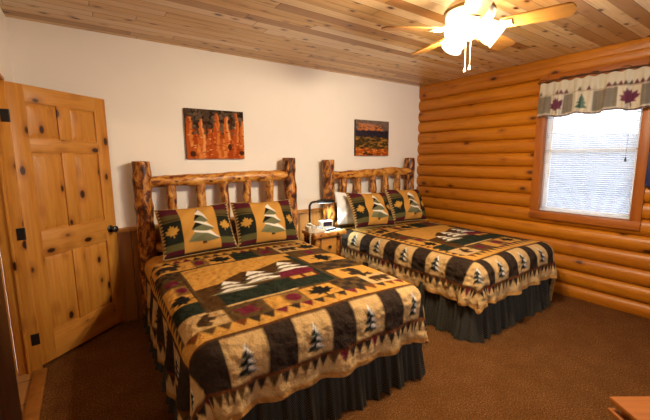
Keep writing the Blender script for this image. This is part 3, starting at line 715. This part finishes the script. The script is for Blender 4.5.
# ---------------------------------------------------------------- pillows
SW, SH = .64, .46
def sham_pattern(flip=False, cell=.006):
    p = Paint(-SW/2, SW/2, -SH/2, SH/2, cell, 3, OLV)
    def column(x0, x1, seed):
        w = x1-x0; cs = [(.5, .32, '#4e1722'), (.32, .16, '#564a26'), (.16, -.28, '#1c211a'), (-.28, -.40, '#5a5630'), (-.40, -.5, '#4e1722')]
        for a, b, c in cs: p.rect(x0, x1, b*SH, a*SH, c)
        leaf(p, tf((x0+x1)/2, -.03*SH, .2*seed, w*.72), '#c4933f')
        p.rect(x0, x1, .19*SH, .21*SH, DBR)
    column(-SW/2, -.155, 1); column(.165, SW/2, -1)
    p.rect(-.155, .165, -SH/2, SH/2, GOLD)
    T = tf(.02, .01, 0, .36); p.poly([T(-.05,-.5), T(.05,-.5), T(.05,-.34), T(-.05,-.34)], '#4a2c12')
    for (y0, y1, w) in ((-.40, .00, .38), (-.14, .26, .28), (.12, .50, .17)):
        p.poly([T(-w, y0), T(-.02, y1), T(w*1.05, y0-.02), T(.1, y0-.06)], '#6a6b4c')
        p.poly([T(-w*1.02, y0+.01), T(-.03, y1-.02), T(.10, y1-.22), T(-.02, y0+.12)], BLA if y0 > -.3 else '#77785a')
        p.poly([T(-w*.65, y0+.22), T(-.0, y1-.03), T(w*1.08, y0), T(w*.3, y0+.13)], CRM)
    p.rect(-SW/2, SW/2, -SH/2, -SH/2+.012, DBR); p.rect(-SW/2, -SW/2+.012, -SH/2, SH/2, DBR); p.rect(SW/2-.012, SW/2, -SH/2, SH/2, DBR)
    for k in range(14):
        y = -SH/2+.02+k*.031; p.poly([(-SW/2, y), (-SW/2+.022, y+.014), (-SW/2, y+.028)], TAN); p.poly([(SW/2, y), (SW/2-.022, y+.014), (SW/2, y+.028)], TAN)
    return p
sp_ = sham_pattern(); SCOL = sp_.out()
def pillow_shape(n, m, w, h, thick, seed, sign):
    u = np.linspace(-1, 1, n)[:, None]; v = np.linspace(-1, 1, m)[None, :]
    f = np.clip((1-np.abs(u)**3.2)*(1-np.abs(v)**2.8), 0, 1)**.62
    wr = .012*np.sin(u*5+v*4+seed)+.008*np.sin(u*11-v*7+seed*2)
    y = sign*(thick*f) + wr*f*(.8)
    x = u*w/2*(1-.035*(1-v**2)*0 - .05*(1-v*v)) ; z = v*h/2*(1-.09*(1-u*u)*np.where(v > 0, 1, .4))
    return np.stack([x+0*v, y, z+0*u], -1)
def make_sham(label, bed, rz, x, tilt, roll, y=-.36, zb=.645, seed=0):
    root = thing('pillow', label, 'pillow', (0,0,0), 0, 'patchwork tree pillows')
    fr = grid_obj('sham_front', pillow_shape(sp_.n, sp_.m, SW, SH, .11, seed, -1), SCOL, M['sham'], root, angle=80)
    bk = grid_obj('sham_back', pillow_shape(50, 34, SW, SH, .075, seed, 1), np.tile(np.array(lin('#cdb791')), (50, 34, 1)), M['sham'], root, angle=80); bk['label'] = 'cream back of the sham'
    bm = bm_new(); loop = []
    for t in np.linspace(0, 1, 40, endpoint=False): loop.append((-1+2*t, 1))
    for t in np.linspace(0, 1, 30, endpoint=False): loop.append((1, 1-2*t))
    for t in np.linspace(0, 1, 40, endpoint=False): loop.append((1-2*t, -1))
    for t in np.linspace(0, 1, 30, endpoint=False): loop.append((-1, -1+2*t))
    pts = [(u*SW/2*(1-.05*(1-v*v)), 0, v*SH/2*(1-.09*(1-u*u)*(1 if v > 0 else .4))) for u, v in loop]; pts.append(pts[0])
    add_tube(bm, pts, .0045, 6); pp = obj('piping', bm, M['piping'], root); pp['label'] = 'tan piping'
    mb = Matrix.Translation(bed) @ Matrix.Rotation(rz, 4, 'Z')
    ml = Matrix.Translation((x, y, zb+SH/2*math.cos(tilt)+.055)) @ Matrix.Rotation(-tilt, 4, 'X') @ Matrix.Rotation(roll, 4, 'Y')
    root.matrix_world = mb @ ml
    loc, rot, _ = (mb @ ml).decompose(); root.location = loc; root.rotation_euler = rot.to_euler()
    return root
make_sham('patchwork tree pillow nearest the door, leaning on the log headboard', B1, R1, -.375, .52, math.radians(-2), seed=0)
make_sham('patchwork tree pillow on the near bed, on its nightstand side', B1, R1, .285, .50, math.radians(1), y=-.37, seed=2)
make_sham('patchwork tree pillow in front of the white pillow on the far bed', B2, R2, -.345, .50, math.radians(3), seed=4)
make_sham('patchwork tree pillow closest to the log wall', B2, R2, .305, .46, math.radians(3), y=-.35, seed=6)
wp = thing('pillow', 'plain white pillow behind a patchwork one beside the nightstand', 'pillow')
A = pillow_shape(56, 40, .60, .41, .05, 1, -1); Bk = pillow_shape(56, 40, .60, .41, .05, 1, 1)
grid_obj('pillow_front', A, None, M['pillow_white'], wp, angle=80); grid_obj('pillow_back', Bk, None, M['pillow_white'], wp, angle=80)
wp.location = (B2[0]-.44, B2[1]-.165, .645+.262); wp.rotation_euler = (-.22, math.radians(4), 0)

# ---------------------------------------------------------------- pictures
def canvas(name, label, x0, x1, z0, z1, paintf):
    cell = .006; p = Paint(0, x1-x0, 0, z1-z0, cell, 3, '#2a1a14'); paintf(p, x1-x0, z1-z0); C = p.out()
    root = thing(name, label, 'picture', ((x0+x1)/2, D, z0))
    u = np.linspace(x0, x1, p.n)[:, None]-(x0+x1)/2; v = np.linspace(0, z1-z0, p.m)[None, :]
    grid_obj('printed_face', np.stack([u+0*v, np.full((p.n, p.m), -.0325), v+0*u], -1), C, M['print'], root)
    bm = bm_new(); add_box(bm, (-(x1-x0)/2, -.032, 0), ((x1-x0)/2, -.002, z1-z0), .002, 1); o = obj('canvas_edge', bm, M['dark_z'], root); o['label'] = 'dark wrapped canvas edge'
def hoodoos(p, W, Hh):
    R = random.Random(5); p.rect(0, W, 0, Hh*.62, '#9a4414')
    for k in range(160):
        x, y = R.uniform(0, W), R.uniform(Hh*.5, Hh); p.ell(x, y, R.uniform(.01, .035), R.uniform(.008, .025), R.choice(['#4a3a2e', '#5c4c3c', '#54402e', '#6e5844', '#3c2e26']), 8)
    spires = [(.03, .11, .84), (.10, .10, .50), (.155, .075, .80), (.235, .09, .60), (.31, .085, .93), (.27, .11, .54), (.415, .085, .88), (.36, .10, .42), (.52, .07, .96), (.47, .10, .40), (.585, .07, .80), (.10, .12, .30), (.30, .09, .74), (.545, .09, .34)]
    for i, (cx, w, h) in enumerate(spires):
        hh = h*Hh; base, lit = (('#b65218', '#d67e38'), ('#a8430f', '#c9652a'), ('#cc6a28', '#e8a05c'), ('#bb5a20', '#dd8842'))[i % 4]
        n = 20; L, Rr = [], []
        for k in range(n+1):
            t = k/n; ww = w*(.58-.42*t**1.4)*(1+.22*math.sin(k*1.9+i*2.7)+.12*math.sin(k*4.1+i)); sh = .008*math.sin(t*9+i*1.7)
            L.append((cx+sh-ww, t*hh)); Rr.append((cx+sh+ww, t*hh))
        p.poly(L+Rr[::-1], base); M_ = [((a_[0]*.42+b_[0]*.58), a_[1]) for a_, b_ in zip(L, Rr)]
        p.poly(M_+[(x-.35*(x-m[0])*.4, y) for (x, y), m in zip(Rr[::-1], M_[::-1])], lit)
        for k in range(12):
            y = R.uniform(.03, .97)*hh; p.ell(cx+R.uniform(-.35, .35)*w, y, w*R.uniform(.08, .25), R.uniform(.003, .007), R.choice(['#96400f', '#e3a664', '#8a380e', '#c9682c']), 8)
    for x, y, rx, ry in ((.44, .12, .022, .035), (.06, .05, .03, .03), (.57, .06, .03, .025), (.205, .3, .008, .10), (.46, .36, .008, .07)): p.ell(x, y, rx, ry, '#4a2410')
def strata(p, W, Hh):
    R = random.Random(9)
    bands = [(.86, 1, '#77655a'), (.70, .88, '#6a4a3c'), (.54, .72, '#2b2430'), (.40, .56, '#54401f'), (.20, .42, '#4a3818'), (.0, .20, '#8a4a16')]
    for a, b, c in bands: p.rect(0, W, a*Hh, b*Hh, c)
    for k in range(420):
        t = R.random(); x = R.uniform(0, W); y = t*Hh
        c = R.choice(['#c9601a', '#b04c12', '#e08a3c', '#3a2c14'] if t < .2 else ['#7a5a2a', '#3c3016', '#a8752e', '#8f6a34', '#2f2a14'] if t < .52 else ['#2a2432', '#352b3a', '#241f2a'] if t < .72 else ['#d2803c', '#c06a2c', '#b0785a'] if t < .90 and .1 < x/W < .8 else ['#7d6a60', '#6d5a50'])
        p.ell(x, y, R.uniform(.012, .05), R.uniform(.005, .014), c, 8)
canvas('canvas_picture', 'orange rock spires picture above the bed nearest the door', .865, 1.463, 1.533, 2.026, hoodoos)
canvas('canvas_picture', 'layered canyon landscape picture above the far bed', 3.027, 3.640, 1.566, 2.043, strata)

# ---------------------------------------------------------------- nightstand and the things on it
NX0, NX1, NY0, NY1, NZ = 2.05, 2.455, 3.13, 3.445, .705
ns = thing('nightstand', 'rustic log nightstand with pine drawer between the beds', 'nightstand', ((NX0+NX1)/2, (NY0+NY1)/2, 0))
NO = Vector(ns.location)
def nchild(name, bm, mat): bmesh.ops.translate(bm, verts=bm.verts[:], vec=-NO); return obj(name, bm, mat, ns)
bm = bm_new(); add_box(bm, (NX0, NY0+.015, NZ-.045), (NX1, NY1, NZ), .012); nchild('tabletop', bm, M['pine_x'])
bm = bm_new(); add_log(bm, (NX0-.01, NY0+.012, NZ-.03), (NX1+.01, NY0+.012, NZ-.03), .028, .028, .006, .006, 71, 14, 16); nchild('log_edge', bm, M['log_x'])
for i, (x, y) in enumerate(((NX0+.05, NY0+.06), (NX1-.05, NY0+.06), (NX0+.05, NY1-.06), (NX1-.05, NY1-.06))):
    bm = bm_new(); add_log(bm, (x, y, 0), (x, y, NZ-.046), .042, .038, .006, .008, 60+i, 14, 16); nchild('leg', bm, M['log'])
bm = bm_new(); add_box(bm, (NX0+.07, NY0+.06, .40), (NX1-.07, NY1-.04, NZ-.046), .004); nchild('drawer_box', bm, M['pine_x'])
bm = bm_new(); add_box(bm, (NX0+.095, NY0+.035, .43), (NX1-.095, NY0+.059, .63), .006); dr = nchild('drawer_front', bm, M['pine_x'])
bm = bm_new(); add_lathe(bm, [(0, 0), (.010, 0), (.009, .014), (.018, .022), (.016, .032), (0, .036)], 14, Matrix.Translation(((NX0+NX1)/2-NO.x, NY0+.036-NO.y, .53)) @ Matrix.Rotation(PI/2, 4, 'X')); kn = obj('knob', bm, M['black'], dr)
bm = bm_new(); add_box(bm, (NX0+.05, NY0+.05, .16), (NX1-.05, NY1-.05, .185), .005); nchild('shelf', bm, M['pine_x'])
# white cloth
bm = bm_new(); add_box(bm, (NX0+.015, NY0+.04, NZ+.0005), (NX1-.015, NY1-.03, NZ+.0035), .001, 1); tag(obj('table_runner', bm, M['doily']), 'white cloth spread on the nightstand top', 'cloth')
ZT = NZ+.0038
def telephone():
    t = thing('telephone', 'cream corded telephone on the left of the nightstand', 'telephone', (NX0+.065, NY0+.115, ZT), math.radians(-14))
    bm = bm_new(); add_prism(bm, [(-.10, 0), (.10, 0), (.10, .03), (-.10, .065)], -.075, .075, Matrix.Rotation(PI/2, 4, 'X') @ Matrix.Identity(4)); bmesh.ops.bevel(bm, geom=bm.edges[:], offset=.006, segments=2, affect='EDGES'); obj('base', bm, M['cream_plastic'], t)
    bm = bm_new(); pts = [(-.045, -.10+.20*k/12, .062+.016*math.sin(PI*k/12)) for k in range(13)]; add_tube(bm, pts, [.024 if k in (0, 1, 2, 10, 11, 12) else .014 for k in range(13)], 12); obj('handset', bm, M['cream_plastic'], t)
    bm = bm_new(); add_box(bm, (.0, -.045, .036), (.075, .045, .052), .003, 1, Matrix.Rotation(math.radians(6), 4, 'Y')); o = obj('keypad', bm, M['charcoal'], t); o['label'] = 'dark keypad'
    bm = bm_new(); pts = []
    for k in range(120):
        a = k*.62; s = k/119; pts.append((-.075-.035*s**.6+.007*math.cos(a), -.11-.03*s+.0, .05-.26*s**1.5+.007*math.sin(a)))
    add_tube(bm, pts, .0028, 5); obj('cord', bm, M['cream_plastic'], t)
telephone()
def desk_lamp():
    t = thing('desk_lamp', 'lit black arched desk lamp at the back of the nightstand', 'lamp', (NX0+.075, NY1-.07, ZT))
    bm = bm_new(); add_box(bm, (-.035, -.045, 0), (.09, .05, .018), .006); obj('lamp_base', bm, M['black'], t)
    bm = bm_new(); pts = [(0, 0, .015), (0, 0, .15), (0, 0, .24)] + [(.055-.055*math.cos(a), 0, .265+.055*math.sin(a)) for a in np.linspace(.1, PI/2, 8)] + [(.10, 0, .322), (.15, 0, .322)]
    add_tube(bm, pts, .013, 12); obj('lamp_arm', bm, M['black'], t)
    bm = bm_new(); add_tube(bm, [(.10, 0, .322), (.12, 0, .322), (.20, 0, .321), (.29, 0, .316), (.345, 0, .310), (.352, 0, .309)], [.012, .020, .024, .024, .018, .008], 14); obj('lamp_head', bm, M['black'], t)
    bm = bm_new(); add_tube(bm, [(.13, 0, .300), (.31, 0, .295)], .005, 10); o = obj('light_tube', bm, M['tube'], t); o['label'] = 'glowing cool white tube'
    bm = bm_new(); add_tube(bm, [(.315, 0, .30), (.316, 0, .19)], .0025, 6); add_lathe(bm, [(0, 0), (.007, .003), (.006, .014), (0, .018)], 10, Matrix.Translation((.316, 0, .175))); o = obj('pull_chain', bm, M['brass'], t); o['label'] = 'brass pull chain'
desk_lamp()
t = thing('alarm_clock', 'white alarm clock with dark display under the lamp', 'clock', (NX0+.275, NY0+.20, ZT), math.radians(-8))
bm = bm_new(); add_box(bm, (-.075, -.04, 0), (.075, .05, .095), .014, 3); obj('clock_case', bm, M['white_plastic'], t)
bm = bm_new(); add_box(bm, (-.055, -.0425, .03), (.058, -.0395, .083), .002, 1); obj('display', bm, M['screen'], t)
bm = bm_new(); add_box(bm, (-.04, -.01, .094), (.04, .02, .101), .002, 1); obj('snooze_button', bm, M['charcoal'], t)
t = thing('remote_control', 'dark remote control at the front of the nightstand', 'remote', (NX0+.255, NY0+.085, ZT), math.radians(12))
bm = bm_new(); add_box(bm, (-.085, -.023, 0), (.085, .023, .02), .006); obj('remote_body', bm, M['charcoal'], t)
bm = bm_new()
for i in range(7):
    for j in range(3): add_box(bm, (-.07+i*.02, -.015+j*.012, .019), (-.058+i*.02, -.007+j*.012, .0225), .001, 1)
tag(obj('buttons', bm, M['white_plastic'], t), None, kind='stuff') if 0 else obj('buttons', bm, M['white_plastic'], t)
bm = bm_new(); add_box(bm, (-.05, -.03, 0), (.05, .03, .008), .003, 1, Matrix.Rotation(-.3, 4, 'Z')); o = obj('notepad', bm, M['charcoal']); o.location = (NX1-.085, NY0+.15, ZT); tag(o, 'small dark notepad at the right of the nightstand', 'notepad')

# ---------------------------------------------------------------- ceiling fan
FX, FYc = 2.005, 1.345
fan = thing('ceiling_fan', 'white ceiling fan with oak blades and lit frosted glass shades', 'ceiling fan', (FX, FYc, H))
bm = bm_new(); add_lathe(bm, [(.0, 0), (.078, 0), (.078, -.012), (.062, -.045), (.022, -.062), (0, -.062)], 28); obj('canopy', bm, M['white_metal'], fan)
bm = bm_new(); add_lathe(bm, [(.015, -.05), (.015, -.15)], 14); obj('downrod', bm, M['white_metal'], fan)
bm = bm_new(); add_lathe(bm, [(0, -.135), (.055, -.137), (.115, -.155), (.142, -.185), (.146, -.215), (.140, -.24), (.118, -.268), (.10, -.285), (.085, -.29), (0, -.29)], 36); obj('motor_housing', bm, M['white_metal'], fan)
bm = bm_new(); add_lathe(bm, [(.1465, -.195), (.1485, -.20), (.1485, -.208), (.1465, -.213)], 36); o = obj('trim_band', bm, M['brass'], fan); o['label'] = 'brass band round the motor'
blade_me = None
for k, ang in enumerate((-68, 4, 76, 148, 220)):
    Rz = math.radians(ang)
    if k == 0:
        outl = [(.175, -.045)] + [(.22, -.052), (.34, -.060), (.46, -.066)] + [(.50+.035*math.sin(a), -.064*math.cos(a)) for a in np.linspace(.1, PI-.1, 11)] + [(.46, .066), (.34, .060), (.22, .052), (.175, .045)]
        bm = bm_new(); add_prism(bm, outl, -.004, .004, Matrix.Rotation(math.radians(-12), 4, 'X')); b0 = obj('blade', bm, M['blade'], fan)
        bm = bm_new(); add_tube(bm, [(.10, 0, .028), (.13, 0, .012), (.17, .0, -.006), (.215, 0, -.009)], [.012, .011, .013, .010], 10); add_box(bm, (.172, -.034, -.0095), (.235, .034, -.0045), .002, 1, Matrix.Rotation(math.radians(-12), 4, 'X')); i0 = obj('blade_iron', bm, M['white_metal'], b0)
        b = b0
    else: b = copy_tree(b0, fan)
    b.location = (0, 0, -.300); b.rotation_euler = (0, 0, Rz)
bm = bm_new(); add_lathe(bm, [(0, -.288), (.05, -.288), (.062, -.30), (.064, -.325), (.05, -.350), (.02, -.358), (.008, -.366), (0, -.368)], 24); obj('light_fitter', bm, M['white_metal'], fan)
LAMPS = []
for k, ang in enumerate((-50, 70, 190)):
    Rz = Matrix.Rotation(math.radians(ang), 4, 'Z'); Tm = Rz @ Matrix.Translation((.056, 0, -.275)) @ Matrix.Rotation(math.radians(-52), 4, 'Y') @ Matrix.Rotation(PI, 4, 'X')
    # local +z of the lathe runs outward and down
    bm = bm_new(); add_lathe(bm, [(.016, -.03), (.022, 0), (.024, .022), (.020, .028)], 16, Tm); ar = obj('socket', bm, M['white_metal'], fan)
    prof = [(.024, .02), (.036, .026), (.051, .041), (.062, .061), (.067, .085), (.066, .107), (.062, .123), (.064, .135), (.069, .142)]
    bm = bm_new(); add_lathe(bm, prof, 28, Tm); sh = obj('lamp_shade', bm, M['shade'], fan); sh['label'] = 'lit frosted glass shade'
    bm = bm_new(); add_lathe(bm, [(0, .098), (.015, .094), (.022, .078), (.020, .060), (.013, .040), (.012, .02)], 14, Tm); obj('bulb', bm, M['bulb'], sh)
    LAMPS.append(Vector(fan.location) + (Tm @ Vector((0, 0, .115))))
for (dx, dy, zl) in ((-.035, -.01, -.525), (.02, -.005, -.505)):
    bm = bm_new(); add_tube(bm, [(dx, dy, -.345), (dx, dy, zl)], .0018, 6); add_lathe(bm, [(0, zl-.035), (.007, zl-.03), (.0085, zl-.018), (.003, zl), (0, zl)], 10, Matrix.Translation((dx, dy, 0))); obj('pull_chain', bm, M['brass'] if 0 else M['white_metal'], fan)

# ---------------------------------------------------------------- small table at the lower right
tb = thing('side_table', 'orange pine table corner at the front right of the carpet', 'table', (1.79, .425, 0), math.atan2(-.57, .82))
bm = bm_new(); add_box(bm, (0, -.46, .478), (.62, 0, .50), .004); obj('tabletop', bm, M['table'], tb)
bm = bm_new(); add_box(bm, (.03, -.43, .40), (.59, -.03, .477), .003); obj('apron', bm, M['table'], tb)
bm = bm_new(); add_box(bm, (-.004, -.44, .428), (.028, -.0, .446), .004); obj('edge_rail', bm, M['table'], tb)
for x in (.03, .55):
    for y in (-.07, -.43):
        bm = bm_new(); add_box(bm, (x, y, 0), (x+.04, y+.04, .40), .004); obj('leg', bm, M['table'], tb)

# ---------------------------------------------------------------- outdoors seen through the blind
bm = bm_new(); add_box(bm, (RX+.3, -14, -.4), (40, 16, -.3)); struct('ground_outside', bm, M['snow'], 'pale gravel ground outside the window')
bm = bm_new()
prev = None; N = 40
rows = []
for i in range(N+1):
    y = -20+46*i/N; h = 2.2+1.1*mnoise.noise(Vector((y*.12, 2.2, 0)))+.3*mnoise.noise(Vector((y*.6, 7, 0)))
    rows.append([bm.verts.new((20, y, -.35)), bm.verts.new((23, y, .2+h*.7)), bm.verts.new((27, y, .5+h)), bm.verts.new((34, y, -.35))])
for a, b in zip(rows[:-1], rows[1:]):
    for k in range(3): bm.faces.new((a[k], a[k+1], b[k+1], b[k]))
struct('hillside_outside', bm, M['far'], 'hazy hillside outside the window')

# ---------------------------------------------------------------- light
def light(name, typ, loc, energy, color, **kw):
    d = bpy.data.lights.new(name, typ); d.energy = energy; d.color = color
    for k, v in kw.items(): setattr(d, k, v)
    o = bpy.data.objects.new(name, d); COL.objects.link(o); o.location = loc; return o
for i, p in enumerate(LAMPS): light('fan_lamp', 'POINT', p, 46, (1, .83, .60), shadow_soft_size=.035)
o = light('desk_lamp_tube', 'AREA', (NX0+.075+.22, NY1-.07, ZT+.278), 4, (.72, .93, 1.0), shape='RECTANGLE', size=.18, size_y=.03, spread=2.4)
light('entry_warm_fill', 'POINT', (-1.3, 2.2, 2.2), 14, (1, .72, .40), shadow_soft_size=.06)  # added light with no fixture, warms the jamb and tile
w = bpy.data.worlds.new('World'); SC.world = w; w.use_nodes = True; nt = w.node_tree; bg = nt.nodes['Background']
bg.inputs['Color'].default_value = (.80, .90, 1.0, 1); bg.inputs['Strength'].default_value = 4.2

for nm, loc, rot, sx, sy in (('daylight_portal_east', (RX+.10, (WY0+WY1)/2, 1.6), (0, PI/2, 0), 1.42, .86), ('daylight_portal_south', ((FW[0]+FW[1])/2, FY-.13, 1.5), (PI/2, 0, 0), 1.5, 1.3)):
    o = light(nm, 'AREA', loc, 1, (1, 1, 1), shape='RECTANGLE', size=sx, size_y=sy); o.rotation_euler = rot; o.data.cycles.is_portal = True
# ---------------------------------------------------------------- camera
f, yaw, pitch, roll, ch = 346.87, .6067, .1457, -.006, 1.524
F = Vector((math.sin(yaw)*math.cos(pitch), math.cos(yaw)*math.cos(pitch), -math.sin(pitch))); r = Vector((math.cos(yaw), -math.sin(yaw), 0)); u = r.cross(F)
c_, s_ = math.cos(roll), math.sin(roll); r2 = c_*r + s_*u; u2 = -s_*r + c_*u
cam = bpy.data.cameras.new('Camera'); co = bpy.data.objects.new('Camera', cam); COL.objects.link(co)
cam.sensor_fit = 'HORIZONTAL'; cam.sensor_width = 36; cam.lens = f*36/650; cam.clip_start = .02
mw = Matrix((r2, u2, -F)).transposed().to_4x4(); mw.translation = (0, 0, ch); co.matrix_world = mw
SC.camera = co
vs = SC.view_settings; vs.view_transform = 'Standard'; vs.look = 'None'; vs.gamma = 1; vs.exposure = 0.95; vs.use_curve_mapping = False
SC.cycles.use_denoising = True; SC.cycles.max_bounces = 8; SC.cycles.diffuse_bounces = 5; SC.cycles.transparent_max_bounces = 12; SC.cycles.sample_clamp_indirect = 4
